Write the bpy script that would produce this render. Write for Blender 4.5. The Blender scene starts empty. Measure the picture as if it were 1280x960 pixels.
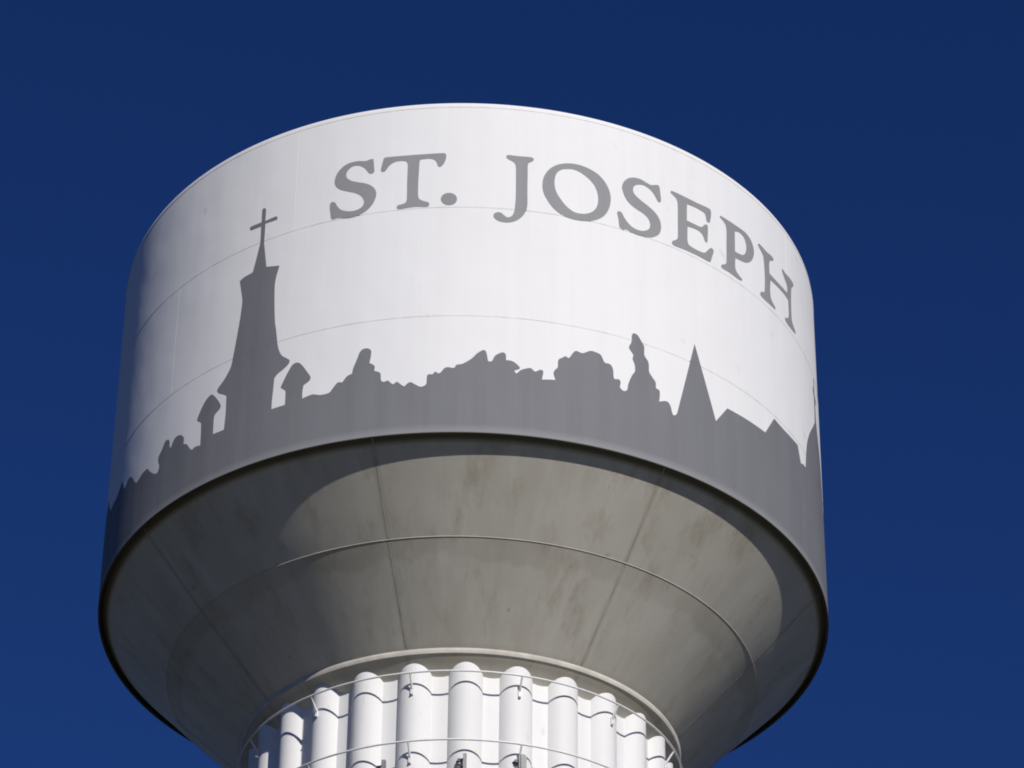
import bpy, bmesh, math, random
from mathutils import Vector, Matrix, noise
from mathutils.geometry import delaunay_2d_cdt

S = bpy.context.scene
C = S.collection
PI = math.pi
rad = math.radians
random.seed(7)

# ------------------------------------------------------------------ camera
R = 7.6                                    # tank radius in metres
EYE = 1.6
cam_d = bpy.data.cameras.new('camera')
cam = bpy.data.objects.new('camera', cam_d)
C.objects.link(cam)
right = Vector((0.99971157, -0.02191529, 0.00982328))
fwd = Vector((0.01236888, 0.82044301, 0.57159451))
up = right.cross(fwd)
m = Matrix((right, up, -fwd)).transposed().to_4x4()
m.translation = Vector((0, -8.31447592*R, EYE))
cam.matrix_world = m
cam_d.sensor_width = 36
cam_d.lens = 4389.49/1280*36
cam_d.clip_start = 0.5
cam_d.clip_end = 20000
S.camera = cam

# ------------------------------------------------------------------ sky, sun, exposure
SUN_AZ, SUN_EL = rad(22), rad(29.4)        # azimuth from -Y towards +X
sun_dir = Vector((math.sin(SUN_AZ)*math.cos(SUN_EL), -math.cos(SUN_AZ)*math.cos(SUN_EL), math.sin(SUN_EL)))
W = bpy.data.worlds.new('World')
S.world = W
W.use_nodes = True
nt = W.node_tree
bg = nt.nodes['Background']
sky = nt.nodes.new('ShaderNodeTexSky')
sky.sky_type = 'NISHITA'
sky.sun_disc = False
sky.sun_elevation = SUN_EL
sky.sun_rotation = math.atan2(sun_dir.x, sun_dir.y)
sky.altitude = 300
sky.air_density = 1.0
sky.dust_density = 0.3
sky.ozone_density = 2.0
# deep, polarised blue: the whole sky is filtered evenly
pf = nt.nodes.new('ShaderNodeMix'); pf.data_type = 'RGBA'; pf.blend_type = 'MULTIPLY'
pf.inputs[0].default_value = 1.0
pf.inputs[7].default_value = (0.088, 0.194, 0.472, 1)
nt.links.new(sky.outputs[0], pf.inputs[6])
nt.links.new(pf.outputs[2], bg.inputs['Color'])
bg.inputs['Strength'].default_value = 0.1

sl = bpy.data.lights.new('sun', 'SUN')
sl.energy = 3.85
sl.angle = rad(0.53)
sl.color = (1.0, 0.965, 0.92)
sun = bpy.data.objects.new('sun', sl)
C.objects.link(sun)
sun.rotation_euler = (-sun_dir).to_track_quat('-Z', 'Y').to_euler()
S.cycles.filter_width = 1.9
S.view_settings.view_transform = 'Standard'
S.view_settings.look = 'None'
S.view_settings.exposure = 0
S.view_settings.gamma = 1
S.view_settings.use_curve_mapping = False

# ------------------------------------------------------------------ dimensions (local z = 0 at the lip of the tank)
LIP = EYE + 4.94611241*R                   # height of the lip above ground
R1, Z1 = 6.0825, -1.397                    # first seam ring on the cone
R2, Z2 = 4.4654, -2.9737                    # stiffener ring on the cone
CREST, VALLEY = 0.569*R, 0.5375*R          # column flutes
N_FLUTE = 26
TH0 = rad(0.95)
SEAM = -3.573                              # top column seam below the lip
COURSE = 1.51
S_IN = 0.975
BAND, S_THROAT = 0.062, 0.83              # compression ring above the throat
R_J = R - 0.03                             # where the cone meets the wall
def cone_z(r):
    if r >= R1: return Z1 + (r-R1)*(1.03 if r-R1 > 0.6 else 1.03-0.025*(1-(r-R1)/0.6))
    if r >= R2: return Z1 - (R1-r)*S_IN
    return Z2 - BAND - (R2-r)*S_THROAT

# ------------------------------------------------------------------ materials
def mat(name):
    mt = bpy.data.materials.new(name)
    mt.use_nodes = True
    n = mt.node_tree.nodes
    return mt, n, mt.node_tree.links, n['Principled BSDF']

def cyl_coords(n, l):
    """(arc length, height, radius) round the tower axis"""
    g = n.new('ShaderNodeNewGeometry')
    s = n.new('ShaderNodeSeparateXYZ'); l.new(g.outputs['Position'], s.inputs[0])
    neg = n.new('ShaderNodeMath'); neg.operation = 'MULTIPLY'; neg.inputs[1].default_value = -1
    l.new(s.outputs['Y'], neg.inputs[0])
    at = n.new('ShaderNodeMath'); at.operation = 'ARCTAN2'
    l.new(s.outputs['X'], at.inputs[0]); l.new(neg.outputs[0], at.inputs[1])
    ar = n.new('ShaderNodeMath'); ar.operation = 'MULTIPLY'; ar.inputs[1].default_value = R
    l.new(at.outputs[0], ar.inputs[0])
    zz = n.new('ShaderNodeMath'); zz.operation = 'SUBTRACT'; zz.inputs[1].default_value = LIP
    l.new(s.outputs['Z'], zz.inputs[0])
    x2 = n.new('ShaderNodeMath'); x2.operation = 'MULTIPLY'
    l.new(s.outputs['X'], x2.inputs[0]); l.new(s.outputs['X'], x2.inputs[1])
    y2 = n.new('ShaderNodeMath'); y2.operation = 'MULTIPLY_ADD'
    l.new(s.outputs['Y'], y2.inputs[0]); l.new(s.outputs['Y'], y2.inputs[1]); l.new(x2.outputs[0], y2.inputs[2])
    rr = n.new('ShaderNodeMath'); rr.operation = 'SQRT'; l.new(y2.outputs[0], rr.inputs[0])
    c = n.new('ShaderNodeCombineXYZ')
    l.new(ar.outputs[0], c.inputs[0]); l.new(zz.outputs[0], c.inputs[1]); l.new(rr.outputs[0], c.inputs[2])
    return c.outputs[0], zz.outputs[0], rr.outputs[0]

def noise_node(n, l, vec, scale, sx, sy, sz, detail=4, rough=0.55, off=0.0):
    mp = n.new('ShaderNodeMapping'); mp.inputs['Scale'].default_value = (sx, sy, sz)
    mp.inputs['Location'].default_value = (off, off*1.7, off*0.6)
    l.new(vec, mp.inputs['Vector'])
    t = n.new('ShaderNodeTexNoise'); t.inputs['Scale'].default_value = scale
    t.inputs['Detail'].default_value = detail; t.inputs['Roughness'].default_value = rough
    l.new(mp.outputs[0], t.inputs['Vector'])
    return t.outputs['Fac']

def ramp(n, l, fac, stops):
    r = n.new('ShaderNodeValToRGB')
    e = r.color_ramp.elements
    while len(e) < len(stops): e.new(0.5)
    for k, (p, c) in enumerate(stops):
        e[k].position = p
        e[k].color = (c, c, c, 1) if isinstance(c, (int, float)) else (*c, 1)
    l.new(fac, r.inputs[0])
    return r.outputs[0]

def mixc(n, l, fac, a, b, mode='MIX'):
    x = n.new('ShaderNodeMix'); x.data_type = 'RGBA'; x.blend_type = mode
    if isinstance(fac, float): x.inputs[0].default_value = fac
    else: l.new(fac, x.inputs[0])
    for k, v in ((6, a), (7, b)):
        if isinstance(v, tuple): x.inputs[k].default_value = (*v, 1)
        else: l.new(v, x.inputs[k])
    return x.outputs[2]

def bump(n, l, p, h, strength, dist):
    b = n.new('ShaderNodeBump'); b.inputs['Strength'].default_value = strength
    b.inputs['Distance'].default_value = dist
    l.new(h, b.inputs['Height']); l.new(b.outputs[0], p.inputs['Normal'])

def painted(name, base, dirt, rough=0.42, streak=0.5, spots=True, lip_pale=None):
    mt, n, l, p = mat(name)
    v, z, r = cyl_coords(n, l)
    big = noise_node(n, l, v, 0.35, 1, 1, 1, 3)
    st = noise_node(n, l, v, 1.0, 3.2, 0.16, 0.16, 5, 0.65)
    col = mixc(n, l, ramp(n, l, st, [(0.42, 0.0), (0.78, streak)]), base, dirt)
    col = mixc(n, l, ramp(n, l, big, [(0.35, 0.0), (0.8, streak*0.5)]), col, dirt)
    if spots:
        sp = noise_node(n, l, v, 2.6, 1, 0.7, 1, 2, 0.5, 3.3)
        col = mixc(n, l, ramp(n, l, sp, [(0.70, 0.0), (0.80, 0.28)]), col, tuple(0.6*d for d in dirt))
    if lip_pale:                              # colour turns paler towards the lip
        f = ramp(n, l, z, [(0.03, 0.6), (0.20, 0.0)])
        col = mixc(n, l, f, col, lip_pale)
    l.new(col, p.inputs['Base Color'])
    p.inputs['Roughness'].default_value = rough
    p.inputs['Specular IOR Level'].default_value = 0.25
    bump(n, l, p, noise_node(n, l, v, 0.55, 1, 1, 1, 2), 0.5, 0.06)
    return mt

M_white = painted('white_tank_paint', (0.81, 0.80, 0.79), (0.71, 0.70, 0.685), 0.72, 0.36)
M_letter = painted('grey_letter_paint', (0.285, 0.285, 0.29), (0.25, 0.25, 0.255), 0.72, 0.6, False)
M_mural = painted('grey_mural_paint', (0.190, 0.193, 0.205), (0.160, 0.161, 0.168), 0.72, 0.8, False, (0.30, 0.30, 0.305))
M_seam = painted('weld_paint', (0.76, 0.75, 0.74), (0.50, 0.49, 0.46), 0.72, 0.7)
M_seamgrey = painted('weld_paint_grey', (0.165, 0.165, 0.17), (0.13, 0.13, 0.13), 0.5, 0.6, False)
M_flute = painted('white_column_paint', (0.785, 0.775, 0.76), (0.70, 0.69, 0.67), 0.65, 0.4)

def soffit():
    mt, n, l, p = mat('soffit_paint')
    v, z, r = cyl_coords(n, l)
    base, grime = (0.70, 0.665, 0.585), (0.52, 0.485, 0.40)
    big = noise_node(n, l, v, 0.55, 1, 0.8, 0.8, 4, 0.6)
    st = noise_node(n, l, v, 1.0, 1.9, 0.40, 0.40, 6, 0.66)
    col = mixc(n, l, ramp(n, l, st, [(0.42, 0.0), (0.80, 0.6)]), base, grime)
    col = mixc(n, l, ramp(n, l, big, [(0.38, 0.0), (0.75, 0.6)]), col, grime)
    # rust-brown staining beside the radial welds
    sx = n.new('ShaderNodeSeparateXYZ'); l.new(v, sx.inputs[0])
    arc = n.new('ShaderNodeMath'); arc.operation = 'DIVIDE'; arc.inputs[1].default_value = R
    l.new(sx.outputs[0], arc.inputs[0])
    def mth(op, a, b=0.0):
        q = n.new('ShaderNodeMath'); q.operation = op
        for k, u in ((0, a), (1, b)):
            if isinstance(u, (int, float)): q.inputs[k].default_value = u
            else: l.new(u, q.inputs[k])
        return q.outputs[0]
    fr = mth('SUBTRACT', mth('FRACT', mth('ADD', mth('DIVIDE', mth('SUBTRACT', arc.outputs[0], rad(-14.15)), PI/4), 100.5)), 0.5)
    dist = mth('MULTIPLY', mth('ABSOLUTE', mth('SUBTRACT', mth('MULTIPLY', fr, PI/4), 0.0)), r)
    wn = noise_node(n, l, v, 2.0, 0.3, 1, 1, 4, 0.7, 2.2)
    halo = mth('MAXIMUM', mth('SUBTRACT', 1.0, mth('DIVIDE', dist, mth('MULTIPLY', wn, 0.16))), 0.0)
    col = mixc(n, l, mth('MULTIPLY', halo, 0.32), col, (0.25, 0.21, 0.135))
    # mildew spots
    sp = noise_node(n, l, v, 1.5, 1, 0.55, 0.55, 6, 0.70, 5.1)
    col = mixc(n, l, ramp(n, l, sp, [(0.53, 0.0), (0.74, 0.48)]), col, (0.34, 0.285, 0.165))
    s2 = noise_node(n, l, v, 5.0, 1, 0.7, 0.7, 2, 0.5, 11.0)
    col = mixc(n, l, ramp(n, l, s2, [(0.73, 0.0), (0.80, 0.4)]), col, (0.20, 0.17, 0.11))
    # tide band below the seam ring, ragged
    w = noise_node(n, l, v, 0.55, 1.0, 0.25, 0.25, 7, 0.62, 9.0)
    def math2(op, a, b):
        q = n.new('ShaderNodeMath'); q.operation = op
        for k, u in ((0, a), (1, b)):
            if isinstance(u, (int, float)): q.inputs[k].default_value = u
            else: l.new(u, q.inputs[k])
        return q.outputs[0]
    edge = math2('ADD', math2('MULTIPLY', w, 0.9), -0.10)                  # 0..1.1 m
    below = math2('SUBTRACT', R1 + 0.02, r)
    soft = n.new('ShaderNodeMapRange'); soft.interpolation_type = 'SMOOTHSTEP'
    soft.inputs[1].default_value = -0.05; soft.inputs[2].default_value = 0.05
    l.new(math2('SUBTRACT', edge, below), soft.inputs[0])
    band = math2('MULTIPLY', math2('GREATER_THAN', below, 0.0), soft.outputs[0])
    col = mixc(n, l, math2('MULTIPLY', math2('MULTIPLY', band, big), 0.42), col, (0.30, 0.265, 0.19))
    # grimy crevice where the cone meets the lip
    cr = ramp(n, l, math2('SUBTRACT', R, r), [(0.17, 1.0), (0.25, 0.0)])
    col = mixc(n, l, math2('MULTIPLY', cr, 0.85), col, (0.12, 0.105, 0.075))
    # grime next to the stiffener ring
    c2 = math2('SUBTRACT', 1.0, math2('MULTIPLY', math2('ABSOLUTE', math2('SUBTRACT', r, R2 - 0.12), 0), 4.0))
    col = mixc(n, l, math2('MULTIPLY', math2('MAXIMUM', c2, 0.0), 0.45), col, (0.26, 0.235, 0.16))
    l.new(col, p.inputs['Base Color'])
    p.inputs['Roughness'].default_value = 0.6
    bump(n, l, p, big, 0.2, 0.06)
    p.inputs['Specular IOR Level'].default_value = 0.2
    return mt
M_soffit = soffit()

def simple(name, col, rough=0.5, metal=0.0, var=0.0, scale=8):
    mt, n, l, p = mat(name)
    g = n.new('ShaderNodeNewGeometry')
    f = noise_node(n, l, g.outputs['Position'], scale, 1, 1, 1, 4)
    c = mixc(n, l, ramp(n, l, f, [(0.35, 0.0), (0.7, 1.0)]), col, tuple(c*(1-var) for c in col))
    l.new(c, p.inputs['Base Color'])
    p.inputs['Roughness'].default_value = rough
    p.inputs['Metallic'].default_value = metal
    return mt
M_rail = simple('rail_paint', (0.82, 0.81, 0.79), 0.45, 0, 0.10)
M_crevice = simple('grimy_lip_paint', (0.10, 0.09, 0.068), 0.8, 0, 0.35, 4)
M_stain = simple('rust_stained_weld', (0.62, 0.56, 0.45), 0.7, 0, 0.55, 2.5)
M_ringwhite = simple('ring_paint', (0.64, 0.60, 0.525), 0.85, 0, 0.25, 3)
M_galv = simple('galvanised_steel', (0.30, 0.30, 0.305), 0.55, 0.0, 0.25)
M_dark = simple('black_clamp', (0.05, 0.05, 0.055), 0.5, 0, 0.2)
M_inner = simple('column_core_paint', (0.30, 0.30, 0.30), 0.8, 0, 0.2)

def ground_mat():
    mt, n, l, p = mat('dry_grass_ground')
    g = n.new('ShaderNodeNewGeometry')
    a = noise_node(n, l, g.outputs['Position'], 0.05, 1, 1, 1, 6)
    b = noise_node(n, l, g.outputs['Position'], 3.0, 1, 1, 1, 6)
    c = mixc(n, l, ramp(n, l, a, [(0.35, 0.0), (0.65, 1.0)]), (0.046, 0.040, 0.019), (0.030, 0.033, 0.013))
    c = mixc(n, l, ramp(n, l, b, [(0.4, 0.0), (0.7, 0.5)]), c, (0.06, 0.053, 0.04))
    l.new(c, p.inputs['Base Color'])
    p.inputs['Roughness'].default_value = 1.0
    bump(n, l, p, b, 0.6, 0.1)
    return mt

# ------------------------------------------------------------------ helpers
def obj(name, me, material=None, parent=None):
    if isinstance(me, bmesh.types.BMesh):
        bm = me
        me = bpy.data.meshes.new(name)
        bm.to_mesh(me); bm.free()
    if material and not me.materials: me.materials.append(material)
    o = bpy.data.objects.new(name, me)
    C.objects.link(o)
    if parent: o.parent = parent
    return o

def share(name, me, parent, rz=0.0, dz=0.0):
    o = bpy.data.objects.new(name, me)
    C.objects.link(o); o.parent = parent
    o.rotation_euler = (0, 0, rz); o.location = (0, 0, dz)
    return o

def pol(r, th, z):
    return Vector((r*math.sin(th), -r*math.cos(th), z))

def smooth(bm, ang=40):
    for f in bm.faces: f.smooth = True
    lim = rad(ang)
    for e in bm.edges:
        if len(e.link_faces) == 2 and e.calc_face_angle(0) > lim: e.smooth = False
        elif len(e.link_faces) != 2: e.smooth = False
    bm.normal_update()

def revolve(profile, th0, th1, n, closed_profile=True, caps=True):
    """profile: list of (r, z); swept between two angles"""
    bm = bmesh.new()
    full = abs(th1-th0-2*PI) < 1e-6
    cols = []
    for k in range(n if full else n+1):
        th = th0+(th1-th0)*k/n
        cols.append([bm.verts.new(pol(r, th, z)) for r, z in profile])
    P = len(profile)
    for k in range(n):
        a, b = cols[k], cols[(k+1) % len(cols)]
        for j in range(P if closed_profile else P-1):
            q = (j+1) % P
            bm.faces.new((a[j], b[j], b[q], a[q]))
    if closed_profile and caps and not full:
        bm.faces.new(cols[0]); bm.faces.new(cols[-1][::-1])
    bmesh.ops.recalc_face_normals(bm, faces=bm.faces)
    smooth(bm)
    return bm

def circle_profile(r, z, a, b=None, n=10):
    b = b or a
    return [(r+a*math.cos(2*PI*k/n), z+b*math.sin(2*PI*k/n)) for k in range(n)]

def tube(bm, pts, rad_, n=8):
    rings = []
    for k, p in enumerate(pts):
        d = (pts[min(k+1, len(pts)-1)]-pts[max(k-1, 0)]).normalized()
        a = d.orthogonal().normalized() if k == 0 else (rings[-1][1]-d*d.dot(rings[-1][1])).normalized()
        b = d.cross(a)
        rings.append(([bm.verts.new(p+(a*math.cos(2*PI*i/n)+b*math.sin(2*PI*i/n))*rad_) for i in range(n)], a))
    for k in range(len(rings)-1):
        u, v = rings[k][0], rings[k+1][0]
        for i in range(n):
            bm.faces.new((u[i], u[(i+1) % n], v[(i+1) % n], v[i]))
    bm.faces.new(rings[0][0][::-1]); bm.faces.new(rings[-1][0])

def slab(bm, c, ex, ey, ez):
    """box with centre c and half-extent vectors"""
    vs = [bm.verts.new(c+ex*i+ey*j+ez*k) for i in (-1, 1) for j in (-1, 1) for k in (-1, 1)]
    for q in ((0, 1, 3, 2), (4, 6, 7, 5), (0, 4, 5, 1), (2, 3, 7, 6), (0, 2, 6, 4), (1, 5, 7, 3)):
        bm.faces.new([vs[i] for i in q])

# ------------------------------------------------------------------ ground
bm = bmesh.new()
bmesh.ops.create_circle(bm, cap_ends=True, segments=96, radius=9000)
gr = obj('ground', bm, ground_mat())
gr['kind'] = 'structure'

# ------------------------------------------------------------------ the water tower
tower = bpy.data.objects.new('water_tower', None)
C.objects.link(tower)
tower['label'] = 'white water tower with wide round tank, grey skyline mural and fluted column'
tower['category'] = 'water tower'
def empty(name, parent, z=0):
    e = bpy.data.objects.new(name, None); C.objects.link(e); e.parent = parent; e.location = (0, 0, z)
    return e
tank = empty('tank', tower, LIP)           # part: cylindrical wall
cone = empty('cone_bottom', tower, LIP)    # part: conical underside
column = empty('fluted_column', tower, LIP)

# tank wall: three courses of eight curved plates
GAP = 0.004
T = 0.03
def plate_mesh(name, prof, span, n, mtl, rmid):
    bm = revolve(prof, GAP/rmid, span-GAP/rmid, n)
    me = bpy.data.meshes.new(name); bm.to_mesh(me); bm.free()
    me.materials.append(mtl)
    return me
Z_S1, Z_S2, Z_S3 = 2.750, 5.428, 8.003
Z_TOP = (6.0193988-4.94611241)*R
SPAN = PI/4
for za, zb, off in ((0.0, Z_S1, rad(-37.5)), (Z_S1, Z_S2, rad(-52.3)), (Z_S2, Z_S3, rad(-28.3))):
    lo = za if za == 0 else za+GAP
    me = plate_mesh('wall_plate', [(R, lo), (R, zb-GAP), (R-T, zb-GAP), (R-T, lo)], SPAN, 90, M_white, R)
    for k in range(8):
        share('wall_plate', me, tank, off+k*SPAN)
# rounded top edge and roof
kn = [(R-T, Z_S3+GAP), (R, Z_S3+GAP)]
rk = 0.10
for k in range(7):
    a = PI/2*k/6
    kn.append((R-rk+rk*math.cos(a), Z_TOP-rk+rk*math.sin(a)))
kn.append((R-0.2, Z_TOP-0.03))
obj('roof_edge', revolve(kn, 0, 2*PI, 720), M_white, tank)
roof = [(R-0.19, Z_TOP-0.012)]
for k in range(1, 11):
    t = k/10
    roof.append(((R-0.19)*(1-t)+0.02*t, Z_TOP-0.012+0.75*math.sin(t*PI/2)))
obj('roof', revolve(roof, 0, 2*PI, 144, closed_profile=False), M_white, tower).location = (0, 0, LIP)

# ---- mural outlines, measured as (degrees round the tank, height above the lip, sharp corner)
LET = [
    ('S', [[(-15.417,6.819,1),(-15.954,6.818,0),(-16.631,6.795,0),(-17.942,6.826,0),(-19.309,6.817,0),(-20.393,6.745,0),(-21.223,6.61,0),(-21.561,6.442,0),(-21.407,6.307,0),(-20.684,6.187,0),(-19.278,6.084,0),(-18.076,6.008,0),(-17.148,5.907,0),(-16.664,5.774,0),(-16.759,5.662,0),(-17.331,5.592,0),(-18.311,5.562,0),(-19.405,5.589,0),(-20.339,5.659,0),(-20.921,5.758,0),(-21.265,5.855,0),(-21.705,5.899,0),(-22.107,5.879,0),(-22.185,5.773,0),(-21.969,5.565,0),(-21.846,5.469,1),(-21.376,5.447,0),(-20.92,5.461,0),(-19.718,5.416,0),(-18.624,5.395,0),(-17.375,5.428,0),(-16.15,5.516,0),(-15.213,5.667,0),(-14.762,5.842,0),(-14.813,5.972,0),(-15.323,6.099,0),(-16.331,6.202,0),(-17.791,6.282,0),(-18.901,6.355,0),(-19.568,6.448,0),(-19.691,6.553,0),(-19.387,6.645,0),(-18.73,6.712,0),(-17.819,6.709,0),(-16.987,6.642,0),(-16.365,6.535,0),(-16.005,6.462,0),(-15.536,6.442,0),(-15.207,6.48,0),(-15.237,6.603,0)]]),
    ('T', [[(-13.547,6.811,0),(-10.819,6.803,0),(-7.342,6.801,0),(-4.757,6.808,0),(-4.239,6.794,0),(-4.107,6.721,0),(-4.244,6.606,0),(-4.571,6.506,0),(-4.992,6.456,0),(-5.357,6.481,0),(-5.526,6.569,0),(-5.934,6.644,0),(-6.629,6.676,0),(-7.491,6.672,0),(-8.043,6.661,0),(-8.168,6.593,0),(-8.216,6.391,0),(-8.266,6.017,0),(-8.211,5.73,0),(-7.991,5.657,0),(-7.381,5.602,0),(-6.69,5.567,0),(-6.476,5.514,0),(-6.671,5.459,0),(-7.267,5.45,0),(-8.469,5.465,0),(-9.671,5.458,0),(-10.703,5.442,0),(-11.312,5.454,0),(-11.462,5.505,0),(-11.245,5.544,0),(-10.385,5.574,0),(-10.016,5.625,0),(-9.939,5.752,0),(-9.981,6.126,0),(-9.977,6.529,0),(-10.118,6.624,0),(-10.527,6.662,0),(-11.316,6.675,0),(-12.188,6.653,0),(-12.875,6.58,0),(-13.244,6.5,0),(-13.637,6.445,0),(-14.084,6.466,0),(-14.136,6.534,0),(-13.925,6.688,0),(-13.77,6.781,0)]]),
    ('.', [[(-2.305,5.627,0),(-2.341,5.587,0),(-2.458,5.549,0),(-2.648,5.517,0),(-2.898,5.492,0),(-3.19,5.477,0),(-3.506,5.473,0),(-3.824,5.479,0),(-4.121,5.495,0),(-4.379,5.521,0),(-4.579,5.555,0),(-4.708,5.593,0),(-4.756,5.634,0),(-4.721,5.674,0),(-4.604,5.712,0),(-4.414,5.743,0),(-4.164,5.767,0),(-3.87,5.782,0),(-3.554,5.786,0),(-3.235,5.78,0),(-2.937,5.764,0),(-2.68,5.738,0),(-2.481,5.706,0),(-2.353,5.668,0)]]),
    ('J', [[(5.074,6.771,0),(5.33,6.803,0),(5.935,6.8,0),(6.974,6.796,0),(8.016,6.8,0),(8.975,6.801,0),(9.274,6.76,0),(9.102,6.699,0),(8.633,6.66,0),(8.376,6.597,0),(8.357,6.308,0),(8.343,5.934,0),(8.362,5.592,0),(8.182,5.432,0),(7.59,5.271,0),(6.741,5.153,0),(5.722,5.09,0),(4.701,5.082,0),(3.763,5.123,0),(3.246,5.203,0),(3.323,5.28,0),(3.744,5.321,0),(4.34,5.319,0),(4.77,5.267,0),(5.285,5.217,0),(5.796,5.232,0),(6.184,5.3,0),(6.43,5.446,0),(6.564,5.733,0),(6.57,6.134,0),(6.546,6.479,0),(6.382,6.592,0),(5.946,6.65,0),(5.339,6.693,0),(5.077,6.733,0)]]),
    ('O', [[(14.543,6.786,0),(16.166,6.808,0),(17.805,6.774,0),(19.462,6.678,0),(20.76,6.502,0),(21.5,6.272,0),(21.562,6.015,0),(21.007,5.763,0),(19.978,5.574,0),(18.506,5.446,0),(17.055,5.39,0),(15.441,5.382,0),(13.844,5.434,0),(12.433,5.567,0),(11.376,5.77,0),(10.757,5.97,0),(10.662,6.183,0),(10.918,6.362,0),(11.703,6.554,0),(12.938,6.702,0)], [(14.544,6.641,0),(13.651,6.597,0),(12.942,6.5,0),(12.591,6.346,0),(12.56,6.172,0),(12.863,5.993,0),(13.573,5.826,0),(14.55,5.668,0),(15.62,5.578,0),(16.697,5.566,0),(17.782,5.609,0),(18.696,5.698,0),(19.305,5.841,0),(19.532,6.022,0),(19.354,6.216,0),(18.806,6.384,0),(17.8,6.521,0),(16.618,6.619,0),(15.532,6.657,0)]]),
    ('S', [[(28.665,6.817,0),(29.767,6.876,0),(30.17,6.859,0),(30.335,6.7,0),(30.458,6.513,0),(30.266,6.456,0),(29.897,6.448,0),(29.54,6.522,0),(28.916,6.636,0),(28.111,6.71,0),(27.22,6.737,0),(26.42,6.709,0),(25.8,6.658,0),(25.479,6.578,0),(25.471,6.488,0),(25.865,6.404,0),(26.824,6.322,0),(28.061,6.243,0),(29.312,6.141,0),(30.116,6.005,0),(30.37,5.84,0),(30.166,5.675,0),(29.512,5.552,0),(28.511,5.461,0),(27.44,5.42,0),(26.037,5.403,0),(24.917,5.426,0),(24.149,5.455,0),(23.637,5.425,0),(23.215,5.439,0),(22.999,5.493,0),(22.843,5.69,0),(22.649,5.822,0),(23.074,5.871,0),(23.496,5.841,0),(23.914,5.737,0),(24.674,5.618,0),(25.616,5.548,0),(26.749,5.543,0),(27.725,5.604,0),(28.269,5.691,0),(28.37,5.798,0),(28.026,5.921,0),(27.146,6.004,0),(26.096,6.055,0),(25.059,6.121,0),(24.207,6.236,0),(23.704,6.393,0),(23.543,6.527,0),(23.895,6.672,0),(24.68,6.794,0),(25.73,6.857,0),(26.877,6.867,0),(27.855,6.831,0)]]),
    ('E', [[(32.386,6.876,1),(32.96,6.882,0),(34.908,6.878,0),(37.327,6.875,0),(39.642,6.899,0),(40.287,6.891,0),(40.486,6.814,0),(40.338,6.648,0),(40.029,6.528,0),(39.452,6.535,0),(39.325,6.631,0),(39.065,6.704,0),(38.333,6.725,0),(37.093,6.73,0),(35.474,6.713,1),(35.397,6.506,0),(35.357,6.284,1),(36.598,6.284,0),(38.243,6.3,0),(38.891,6.394,0),(39.431,6.443,0),(39.679,6.408,0),(39.622,6.159,0),(39.433,5.979,0),(38.97,5.987,0),(38.615,6.092,0),(38.005,6.155,0),(36.981,6.166,0),(35.469,6.136,1),(35.384,5.887,0),(35.436,5.736,0),(35.78,5.668,0),(36.878,5.647,0),(38.313,5.654,0),(38.946,5.69,0),(39.604,5.798,0),(40.158,5.886,0),(40.697,5.884,0),(40.792,5.826,0),(40.431,5.674,0),(40.072,5.522,1),(39.535,5.499,0),(37.459,5.505,0),(35.058,5.497,0),(33.124,5.484,0),(32.556,5.49,0),(32.337,5.541,0),(32.572,5.598,0),(33.249,5.67,0),(33.491,5.748,0),(33.573,6.137,0),(33.595,6.629,0),(33.321,6.729,0),(32.658,6.786,0),(32.283,6.824,0)]]),
    ('P', [[(42.565,6.892,1),(43.73,6.897,0),(46.613,6.903,0),(48.648,6.903,0),(50.034,6.82,0),(50.763,6.634,0),(50.61,6.43,0),(49.819,6.247,0),(48.543,6.113,0),(47.169,6.06,0),(45.847,6.031,1),(45.721,5.832,0),(45.908,5.709,0),(46.602,5.64,0),(47.346,5.593,0),(47.162,5.538,1),(46.173,5.523,0),(44.275,5.54,0),(42.746,5.534,0),(42.366,5.569,0),(42.621,5.628,0),(43.397,5.699,0),(43.666,5.787,0),(43.765,6.137,0),(43.894,6.596,0),(43.685,6.737,0),(43.087,6.798,0),(42.431,6.845,0)], [(45.902,6.727,1),(47.072,6.781,0),(48.242,6.731,0),(48.736,6.561,0),(48.536,6.389,0),(47.911,6.265,0),(46.886,6.212,0),(45.803,6.2,1)]]),
    ('H', [[(52.303,6.915,1),(53.078,6.909,0),(54.678,6.884,0),(56.168,6.904,0),(56.809,6.871,0),(56.418,6.795,0),(55.656,6.738,0),(55.303,6.621,0),(55.268,6.374,1),(57.438,6.365,0),(61.336,6.386,1),(61.677,6.504,0),(61.381,6.618,0),(60.512,6.717,0),(59.83,6.833,0),(60.021,6.902,1),(61.128,6.876,0),(63.055,6.907,0),(64.389,6.885,0),(64.132,6.784,0),(63.479,6.698,0),(63.079,6.382,0),(62.941,5.952,0),(63.203,5.767,0),(64.448,5.634,0),(64.276,5.567,1),(62.937,5.554,0),(61.051,5.547,0),(60.22,5.597,0),(60.461,5.662,0),(61.434,5.735,0),(61.776,5.851,0),(61.764,6.232,1),(60.226,6.255,0),(55.532,6.222,1),(55.277,5.959,0),(55.391,5.761,0),(55.982,5.672,0),(56.813,5.603,0),(56.566,5.548,1),(55.286,5.546,0),(53.263,5.537,0),(52.31,5.564,0),(52.222,5.626,0),(52.747,5.692,0),(53.346,5.726,0),(53.586,5.821,0),(53.763,6.216,0),(53.558,6.651,0),(53.195,6.726,0),(52.082,6.845,0)]])]
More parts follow.
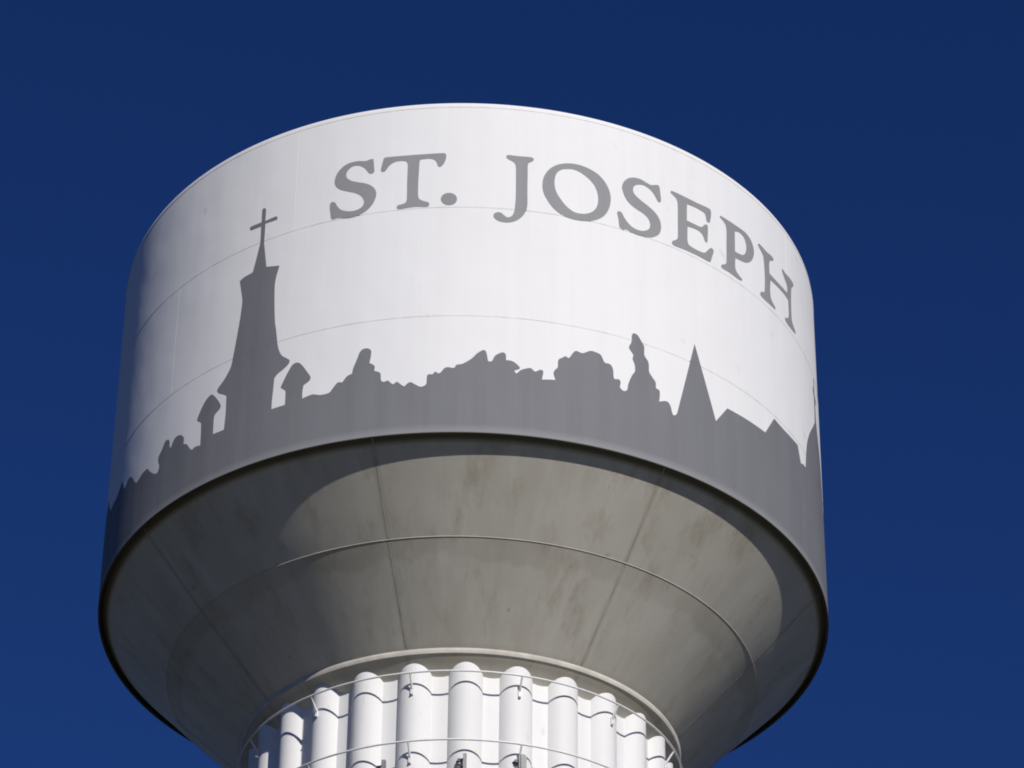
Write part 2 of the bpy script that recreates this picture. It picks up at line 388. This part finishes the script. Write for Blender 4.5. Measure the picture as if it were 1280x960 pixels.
SKY_L = [(-74.528,1.645,0),(-72.869,1.663,0),(-70.935,1.63,0),(-69.239,1.718,0),(-68.325,1.809,0),(-67.861,1.782,0),(-66.945,1.598,0),(-66.426,1.517,0),(-65.758,1.566,0),(-64.966,1.636,0),(-63.885,1.604,0),(-62.903,1.488,0),(-61.895,1.321,0),(-61.224,1.271,0),(-60.375,1.298,0),(-59.301,1.35,0),(-58.212,1.35,0),(-57.615,1.337,0),(-57.052,1.246,0),(-56.176,1.134,0),(-55.226,1.043,0),(-54.482,1.015,0),(-54.081,1.087,0),(-53.987,1.161,0),(-54.389,1.289,0),(-54.385,1.409,0),(-53.652,1.498,0),(-52.871,1.645,0),(-52.208,1.656,0),(-51.59,1.578,0),(-51.499,1.471,0),(-51.206,1.381,1),(-50.976,1.42,0),(-50.681,1.496,0),(-49.983,1.57,0),(-48.721,1.535,0),(-47.904,1.411,0),(-47.889,1.266,1),(-47.042,1.203,0),(-46.348,1.073,0),(-45.748,0.998,0),(-44.869,1.021,0),(-43.877,0.98,1),(-43.932,1.308,0),(-44.06,1.539,1),(-45.064,1.651,1),(-44.796,1.752,0),(-44.013,1.929,0),(-43.204,2.05,0),(-42.242,2.105,0),(-41.452,2.016,0),(-40.5,1.835,0),(-40.048,1.711,0),(-40.266,1.64,0),(-41.062,1.573,0),(-41.3,1.489,0),(-41.288,1.154,0),(-41.281,1.103,1),(-40.06,1.09,0),(-39.055,1.085,1),(-38.926,1.468,0),(-39.007,1.897,1),(-39.875,1.982,0),(-40.625,2.045,0),(-41.039,2.133,0),(-40.717,2.199,0),(-39.825,2.304,0),(-39.076,2.431,0),(-38.463,2.582,0),(-38.14,2.834,0),(-37.754,3.184,0),(-37.312,3.643,0),(-37.147,3.888,0),(-37.079,4.133,0),(-37.468,4.405,0),(-37.845,4.646,1),(-37.079,4.696,0),(-35.395,4.729,1),(-34.923,4.987,0),(-34.287,5.396,1),(-34.259,5.585,0),(-34.307,5.837,1),(-36.193,5.846,0),(-36.513,5.896,0),(-36.364,5.942,0),(-34.262,5.944,1),(-34.268,6.259,0),(-33.996,6.289,0),(-33.625,6.256,0),(-33.546,6.188,0),(-33.548,5.937,1),(-31.626,5.953,0),(-31.313,5.918,0),(-31.425,5.86,0),(-33.515,5.865,1),(-33.505,5.641,0),(-33.521,5.371,1),(-33.124,5.018,0),(-32.809,4.734,1),(-31.644,4.692,0),(-30.384,4.647,1),(-30.565,4.546,0),(-30.84,4.403,0),(-31.019,4.193,0),(-30.95,3.879,0),(-30.636,3.31,0),(-30.258,3.007,0),(-29.925,2.708,0),(-29.582,2.523,0),(-29.012,2.371,0),(-28.169,2.271,0),(-27.644,2.202,0),(-27.751,2.122,0),(-28.474,2.04,0),(-29.643,1.949,0),(-30.118,1.872,1),(-30.202,1.597,0),(-30.299,1.351,0),(-30.31,1.144,1),(-29.304,1.148,0),(-28.013,1.151,1),(-27.99,1.338,0),(-28.053,1.493,1),(-28.932,1.598,1),(-28.544,1.721,0),(-27.827,1.915,0),(-27.098,2.068,0),(-26.225,2.09,0),(-25.514,2.007,0),(-24.473,1.788,0),(-23.95,1.658,0),(-24.112,1.581,0),(-25.038,1.502,1),(-25.17,1.341,0),(-25.121,1.189,1),(-24.436,1.215,0),(-23.408,1.23,0),(-22.197,1.178,0),(-20.852,1.187,0),(-20.293,1.271,0),(-19.58,1.389,0),(-18.83,1.376,1),(-18.125,1.501,0),(-17.35,1.545,1),(-17.191,1.68,0),(-16.747,1.846,0),(-16.306,2.026,0),(-15.754,2.098,0),(-15.022,2.092,0),(-14.551,2.026,0),(-14.567,1.9,0),(-14.736,1.739,1),(-14.191,1.69,0),(-13.904,1.634,0),(-13.961,1.539,1),(-13.261,1.496,0),(-12.976,1.44,0),(-12.894,1.301,0),(-12.485,1.251,0),(-11.854,1.271,0),(-11.445,1.214,0),(-11.042,1.176,0),(-10.5,1.221,0),(-9.935,1.156,0),(-9.406,1.105,0),(-8.994,1.157,0),(-8.452,1.189,0),(-7.665,1.119,0),(-6.954,1.068,0),(-6.262,1.108,0),(-6.119,1.182,0),(-6.095,1.307,0),(-5.839,1.355,0),(-5.294,1.352,0),(-4.916,1.413,0),(-4.521,1.374,0),(-4.135,1.385,0),(-3.607,1.484,0),(-3.069,1.513,0),(-2.445,1.495,0),(-2.06,1.507,0),(-1.835,1.565,0),(-0.909,1.596,0),(0.318,1.713,0),(1.233,1.856,0),(2.081,1.932,0),(2.475,1.89,0),(2.675,1.765,0),(2.808,1.677,0),(3.353,1.682,0),(3.731,1.799,0),(4.349,1.868,0),(4.972,1.901,0),(5.367,1.855,0),(5.425,1.721,1),(6.082,1.72,0),(6.712,1.683,0),(7.473,1.573,0),(7.194,1.526,0),(6.647,1.493,1),(6.965,1.43,0),(7.509,1.506,0),(8.135,1.554,0),(9.079,1.588,0),(9.715,1.519,0),(10.506,1.577,0),(10.952,1.543,0),(10.753,1.351,1),(11.784,1.371,0),(12.803,1.388,1),(12.495,1.527,0),(12.672,1.616,0),(13.12,1.697,0),(13.207,1.869,0),(13.839,1.942,0),(14.292,1.987,0),(14.838,1.962,0),(15.386,2.083,0),(15.937,2.161,0),(16.951,2.137,0),(18.162,2.23,0),(19.194,2.221,0),(19.854,2.181,0),(20.417,2.031,0),(21.274,2.019,0),(21.749,1.923,0),(21.929,1.703,0),(22.7,1.713,0),(22.986,1.645,0),(22.882,1.528,0),(23.46,1.466,0),(24.049,1.518,0),(24.256,1.668,0),(24.866,1.891,0),(25.373,2.012,0),(25.346,2.168,0),(24.999,2.296,0),(25.107,2.401,0),(24.423,2.544,0),(24.832,2.69,0),(24.946,2.868,0),(25.251,2.925,0),(25.854,2.914,0),(26.352,2.829,0),(26.649,2.756,0),(27.008,2.672,0),(27.028,2.471,0),(27.629,2.356,0),(27.782,2.248,0),(27.807,2.107,0),(28.411,1.992,0),(28.918,1.903,0),(28.965,1.777,0),(29.523,1.747,0),(29.616,1.652,0),(29.489,1.476,1),(30.44,1.536,0),(31.076,1.54,0),(31.492,1.462,0),(31.849,1.292,0),(32.279,1.288,0),(32.665,1.353,1),(36.296,3.236,1),(40.254,1.599,1),(42.811,2.064,1),(46.816,2.092,0),(52.117,2.12,1),(54.883,2.666,1),(57.618,2.631,0),(60.982,2.642,0),(63.195,2.663,1),(63.717,2.471,0),(64.268,2.301,1),(65.39,2.364,0),(66.539,2.38,1),(67.119,2.749,0),(68.086,3.145,0),(69.836,3.512,0),(72.428,3.895,0),(74.571,4.203,1)]

def spline(pts, sub=5):
    """closed Catmull-Rom through the points, broken at sharp corners"""
    n = len(pts); out = []
    for i in range(n):
        p1, p2 = pts[i], pts[(i+1) % n]
        p0 = pts[i-1] if not p1[2] else None
        p3 = pts[(i+2) % n] if not p2[2] else None
        a = Vector((rad(p1[0])*R, p1[1])); b = Vector((rad(p2[0])*R, p2[1]))
        m1 = (b-Vector((rad(p0[0])*R, p0[1])))*0.5 if p0 else b-a
        m2 = (Vector((rad(p3[0])*R, p3[1]))-a)*0.5 if p3 else b-a
        L = (b-a).length
        if m1.length > L*1.3: m1 = m1.normalized()*L*1.3
        if m2.length > L*1.3: m2 = m2.normalized()*L*1.3
        k_ = 1 if (p1[2] and p2[2]) else sub
        for k in range(k_):
            t = k/k_
            out.append(a*(2*t**3-3*t*t+1)+m1*(t**3-2*t*t+t)+b*(-2*t**3+3*t*t)+m2*(t**3-t*t))
    return out

def decal(name, loops, mtl, parent, off):
    vs, fs = [], []
    for lp in loops:
        b = len(vs); vs += lp; fs.append(list(range(b, b+len(lp))))
    v2, e2, f2, _, _, _ = delaunay_2d_cdt(vs, [], fs, 2, 1e-5)
    bm = bmesh.new()
    bv = [bm.verts.new((v.x, v.y, 0)) for v in v2]
    for f in f2:
        try: bm.faces.new([bv[i] for i in f])
        except ValueError: pass
    x0 = min(v.x for v in v2); x1 = max(v.x for v in v2)
    step = rad(0.5)*R
    x = math.ceil(x0/step)*step
    while x < x1:
        bmesh.ops.bisect_plane(bm, geom=bm.verts[:]+bm.edges[:]+bm.faces[:], plane_co=(x, 0, 0), plane_no=(1, 0, 0))
        x += step
    for v in bm.verts:
        v.co = pol(R+off, v.co.x/R, v.co.y)
    bm.normal_update()
    for f in bm.faces:
        c = f.calc_center_median()
        if f.normal.x*c.x+f.normal.y*c.y < 0: f.normal_flip()
        f.smooth = True
    return obj(name, bm, mtl, parent)

letter_polys = []
for key, loops in LET:
    sp = [spline(l) for l in loops]
    letter_polys.append(sp)
    o = decal('letter' if key != '.' else 'full_stop', sp, M_letter, tank, 0.004)
    o['label'] = 'grey painted full stop' if key == '.' else 'grey painted letter '+key
sky_pts = SKY_L
# the mural goes on round the back as a low line of tree tops
front = spline(sky_pts)
i0 = max(range(len(front)), key=lambda i: front[i].x)
# open the spline: drop the closing stretch between last and first point
keep = []
n_open = len(front)
last_x = rad(sky_pts[-1][0])*R
for k, v in enumerate(front):
    keep.append(v)
    if k > n_open//2 and abs(v.x-last_x) < 1e-4 and abs(v.y-sky_pts[-1][1]) < 1e-4: break
rp = []
th = rad(75.0)*R
# domed roof with a cross past the right edge
for d, z in ((74.75, 4.42), (74.9, 4.86), (74.0, 5.02), (74.1, 5.10), (75.0, 5.02), (75.1, 5.38), (75.6, 5.38), (75.6, 5.00), (76.9, 4.90), (76.9, 4.80),
             (75.65, 4.86), (75.8, 4.42), (76.4, 4.15), (77.6, 3.9), (79.2, 3.6), (80.6, 3.1), (81.4, 2.6), (81.9, 2.0)):
    rp.append(Vector((rad(d)*R, z)))
d = 83.0
while d < 284.0:
    rp.append(Vector((rad(d)*R, 1.75+0.35*math.sin(d*0.21)+0.22*math.sin(d*0.9)+random.uniform(-0.12, 0.12))))
    d += random.uniform(0.8, 1.8)
outline = keep+rp
x_end = rad(285.3)*R
outline += [Vector((x_end, 1.62)), Vector((x_end, 0.002)), Vector((outline[0].x, 0.002))]
skyline_poly = outline
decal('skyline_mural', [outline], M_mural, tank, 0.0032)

def inside(poly, x, y):
    c = False; j = len(poly)-1
    for i in range(len(poly)):
        a, b = poly[i], poly[j]
        if (a.y > y) != (b.y > y) and x < (b.x-a.x)*(y-a.y)/(b.y-a.y)+a.x: c = not c
        j = i
    return c
def in_mural(th, z):
    x = th*R
    for xx in (x, x-2*PI*R, x+2*PI*R):
        if inside(skyline_poly, xx, z): return True
        for lps in letter_polys:
            if sum(inside(l, xx, z) for l in lps) % 2: return True
    return False

def wall_bead_ring(z, w=0.016, h=0.0025):
    bm = bmesh.new(); N = 1440; cols = []
    for k in range(N):
        th = 2*PI*k/N
        cols.append([bm.verts.new(pol(R+hh, th, z+zz)) for zz, hh in ((-w, 0.0), (-w*0.5, h*0.85), (0, h+0.003), (w*0.5, h*0.85), (w, 0.0))])
    for k in range(N):
        a, b = cols[k], cols[(k+1) % N]
        th = 2*PI*(k+0.5)/N
        mi = 1 if in_mural(th, z) else 0
        for j in range(4):
            f = bm.faces.new((a[j], b[j], b[j+1], a[j+1])); f.material_index = mi; f.smooth = True
    bm.normal_update()
    o = obj('weld_seam', bm, M_seam, tank); o.data.materials.append(M_seamgrey)
for z in (Z_S1, Z_S2): wall_bead_ring(z)
wall_bead_ring(Z_S3, 0.012, 0.004)
def wall_bead_vert(th, za, zb, w=0.008, h=0.0015):
    bm = bmesh.new(); N = max(2, int((zb-za)/0.03)); rows = []
    for k in range(N+1):
        z = za+(zb-za)*k/N
        rows.append([bm.verts.new(pol(R+hh, th+ww/R, z)) for ww, hh in ((-w, 0), (-w*0.5, h*0.8), (0, h+0.002), (w*0.5, h*0.8), (w, 0))])
    for k in range(N):
        mi = 1 if in_mural(th, za+(zb-za)*(k+0.5)/N) else 0
        for j in range(4):
            f = bm.faces.new((rows[k][j], rows[k][j+1], rows[k+1][j+1], rows[k+1][j])); f.material_index = mi; f.smooth = True
    bm.normal_update()
    o = obj('weld_seam', bm, M_white, tank); o.data.materials.append(M_mural)
for za, zb, off in ((0.02, Z_S1-0.015, rad(-37.5)), (Z_S1+0.015, Z_S2-0.015, rad(-52.3)), (Z_S2+0.015, Z_S3-0.013, rad(-28.3))):
    for k in range(8): wall_bead_vert(off+k*SPAN, za, zb)

# ---- underside: lip, cone plates, rings
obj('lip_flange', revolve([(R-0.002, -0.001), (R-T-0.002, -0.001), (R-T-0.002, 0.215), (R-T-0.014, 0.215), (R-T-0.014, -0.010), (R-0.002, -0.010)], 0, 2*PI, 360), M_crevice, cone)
CO = rad(-14.15)
for ra, rb, sub in ((R_J-0.012, R1, 24), (R1, R2, 24)):
    rs = [ra+(rb-ra)*k/8 for k in range(9)]
    prof = [(r, cone_z(r+1e-6)) for r in rs]+[(rb, cone_z(rb+1e-6)+0.04), (ra, cone_z(ra)+0.04)]
    me = plate_mesh('cone_plate', prof, SPAN, 60, M_soffit, rb)
    for k in range(8): share('cone_plate', me, cone, CO+k*SPAN)
obj('cone_throat', revolve([(R2-0.004, cone_z(R2-0.004)), (VALLEY-0.5, cone_z(VALLEY-0.5)), (VALLEY-0.5, cone_z(VALLEY-0.5)+0.04), (R2-0.004, cone_z(R2-0.004)+0.04)], 0, 2*PI, 288), M_soffit, cone)
def ridge(r0, w, h, s):
    q = math.hypot(1, s)
    return [(r0+u*w/q+v*h*s/q, cone_z(r0)+u*w*s/q-v*h/q) for u, v in ((-1, -0.5), (-0.97, 0.1), (-0.75, 0.66), (-0.35, 0.95), (0.0, 1.0), (0.35, 0.95), (0.75, 0.66), (0.97, 0.1), (1, -0.5))]
obj('seam_ring', revolve(ridge(R1, 0.011, 0.007, 1.0), 0, 2*PI, 360), M_ringwhite, cone)
obj('compression_ring', revolve([(R2+0.030, cone_z(R2+0.030)+0.01), (R2+0.034, cone_z(R2+0.030)-0.003), (R2+0.026, Z2-0.03), (R2+0.010, Z2-BAND-0.006), (R2+0.004, Z2-BAND-0.009), (R2-0.008, Z2-BAND-0.002), (R2-0.008, Z2+0.02)], 0, 2*PI, 360), M_ringwhite, cone)
def radial_bead(ra, rb):
    bm = bmesh.new(); rows = []
    N = 40
    for k in range(N+1):
        r = ra+(rb-ra)*k/N
        rows.append([bm.verts.new(Vector((x, -r, cone_z(r)-hh*0.7))+Vector((0, -hh*0.7, 0))) for x, hh in ((-0.014, -0.001), (-0.007, 0.002), (0.007, 0.002), (0.014, -0.001))])
    for k in range(N):
        for j in range(3): bm.faces.new((rows[k][j], rows[k+1][j], rows[k+1][j+1], rows[k][j+1])).smooth = True
    bmesh.ops.recalc_face_normals(bm, faces=bm.faces)
    me = bpy.data.meshes.new('weld_seam'); bm.to_mesh(me); bm.free(); me.materials.append(M_stain)
    return me
for me in (radial_bead(R_J-0.03, R1+0.03), radial_bead(R1-0.03, R2+0.085)):
    for k in range(8): share('weld_seam', me, cone, CO+k*SPAN)

# ---- fluted column
def flute_profile():
    """(radius, angle) for the whole ring: round lobes with flat valleys between"""
    pts = []
    pitch = 2*PI/N_FLUTE
    half = 0.335                              # half width of a lobe in metres
    sag = CREST-VALLEY
    ar = (half*half+sag*sag)/(2*sag)
    a_max = math.acos(max(-1, min(1, (ar-sag)/ar)))
    NA = 16
    for k in range(N_FLUTE):
        c = TH0+k*pitch
        for i in range(NA+1):
            a = -a_max+2*a_max*i/NA
            x = ar*math.sin(a); y = VALLEY+sag-ar+ar*math.cos(a)
            pts.append((math.hypot(x, y), c+math.atan2(x, y)))
        x0 = math.atan2(half, VALLEY)
        w = pitch-2*x0
        for t in (0.33, 0.67): pts.append((VALLEY, c+x0+w*t))
    return pts
FP = flute_profile()
bm = bmesh.new()
cols = []
for r, th in FP:
    zt = cone_z(r)+0.03
    zs = [zt]+[-4.0-2.0*i for i in range(17) if -4.0-2.0*i > -LIP+0.5]+[-LIP]
    cols.append([bm.verts.new(pol(r, th, z)) for z in zs])
for k in range(len(cols)):
    a, b = cols[k], cols[(k+1) % len(cols)]
    for j in range(len(a)-1): bm.faces.new((a[j], a[j+1], b[j+1], b[j]))
bmesh.ops.recalc_face_normals(bm, faces=bm.faces)
smooth(bm, 30)
obj('fluted_shaft', bm, M_flute, column)

# ---- painters' rails with stand-off brackets
RAIL_R = 0.5955*R
def bracket_mesh():
    bm = bmesh.new()
    rc = CREST
    p = [Vector((0, -RAIL_R, 0)), Vector((0, -RAIL_R+0.02, -0.03)), Vector((0, -(rc+0.06), -0.215)), Vector((0, -(rc+0.03), -0.25))]
    tube(bm, p, 0.021, 8)
    slab(bm, Vector((0, -(rc+0.022), -0.305)), Vector((0.027, 0, 0)), Vector((0, 0.014, 0)), Vector((0, 0, 0.085)))
    # bolt head
    b0 = Vector((0, -(rc+0.03), -0.365))
    tube(bm, [b0, b0+Vector((0, -0.035, 0))], 0.022, 6)
    # hooked tab welded to the side of the stand-off
    bmesh.ops.recalc_face_normals(bm, faces=bm.faces)
    me = bpy.data.meshes.new('bracket'); bm.to_mesh(me); bm.free(); me.materials.append(M_rail)
    return me
br = bracket_mesh()
for zr in (-3.472, -4.976):
    e = empty('painters_rail', tower, LIP+zr)
    obj('rail_ring', revolve(circle_profile(RAIL_R, 0, 0.020, n=10), 0, 2*PI, 288), M_rail, e)
    for k in range(13): share('bracket', br, e, TH0+(2*k-1)*2*PI/N_FLUTE)

# ------------------------------------------------------------------ antennas strapped to the flutes, their tops just in view
def antenna(th, r, ztop, label, panel):
    e = bpy.data.objects.new('antenna', None); C.objects.link(e)
    p = pol(r, th, LIP+ztop-2.2)
    e.location = p; e.rotation_euler = (0, 0, th)
    e['label'] = label; e['category'] = 'antenna'; e['group'] = 'antennas strapped to the column'
    bm = bmesh.new()
    if panel:
        slab(bm, Vector((0, -0.06, 1.1)), Vector((0.075, 0, 0)), Vector((0, 0.04, 0)), Vector((0, 0, 1.1)))
        bmesh.ops.bevel(bm, geom=bm.edges[:], offset=0.03, segments=3, affect='EDGES')
        obj('panel', bm, M_galv, e)
    else:
        slab(bm, Vector((0, -0.03, 1.1)), Vector((0.036, 0, 0)), Vector((0, 0.012, 0)), Vector((0, 0, 1.1)))
        slab(bm, Vector((0.03, 0.0, 1.1)), Vector((0.006, 0, 0)), Vector((0, 0.04, 0)), Vector((0, 0, 1.1)))
        obj('mounting_bar', bm, M_galv, e)
    for zc in (2.06, 1.90, 0.4):
        bm = bmesh.new()
        tube(bm, [Vector((-0.15, 0.07, zc)), Vector((-0.10, 0.0, zc+0.01)), Vector((-0.03, -0.045, zc))], 0.026, 8)
        slab(bm, Vector((-0.11, -0.005, zc)), Vector((0.03, 0, 0)), Vector((0, 0.03, 0)), Vector((0, 0, 0.03)))
        bmesh.ops.recalc_face_normals(bm, faces=bm.faces)
        obj('clamp', bm, M_dark, e)
antenna(rad(-19.75), 0.571*R, (4.2585-4.94611)*R, 'grey bar antenna on the right flank of a flute, leftmost of three', False)
antenna(rad(0.97), 0.578*R, (4.2590-4.94611)*R, 'grey bar antenna on the crest of a flute, middle of three', False)
antenna(rad(15.4), 0.576*R, (4.2700-4.94611)*R, 'wider rounded grey antenna directly under a rail bracket at the lower edge', True)
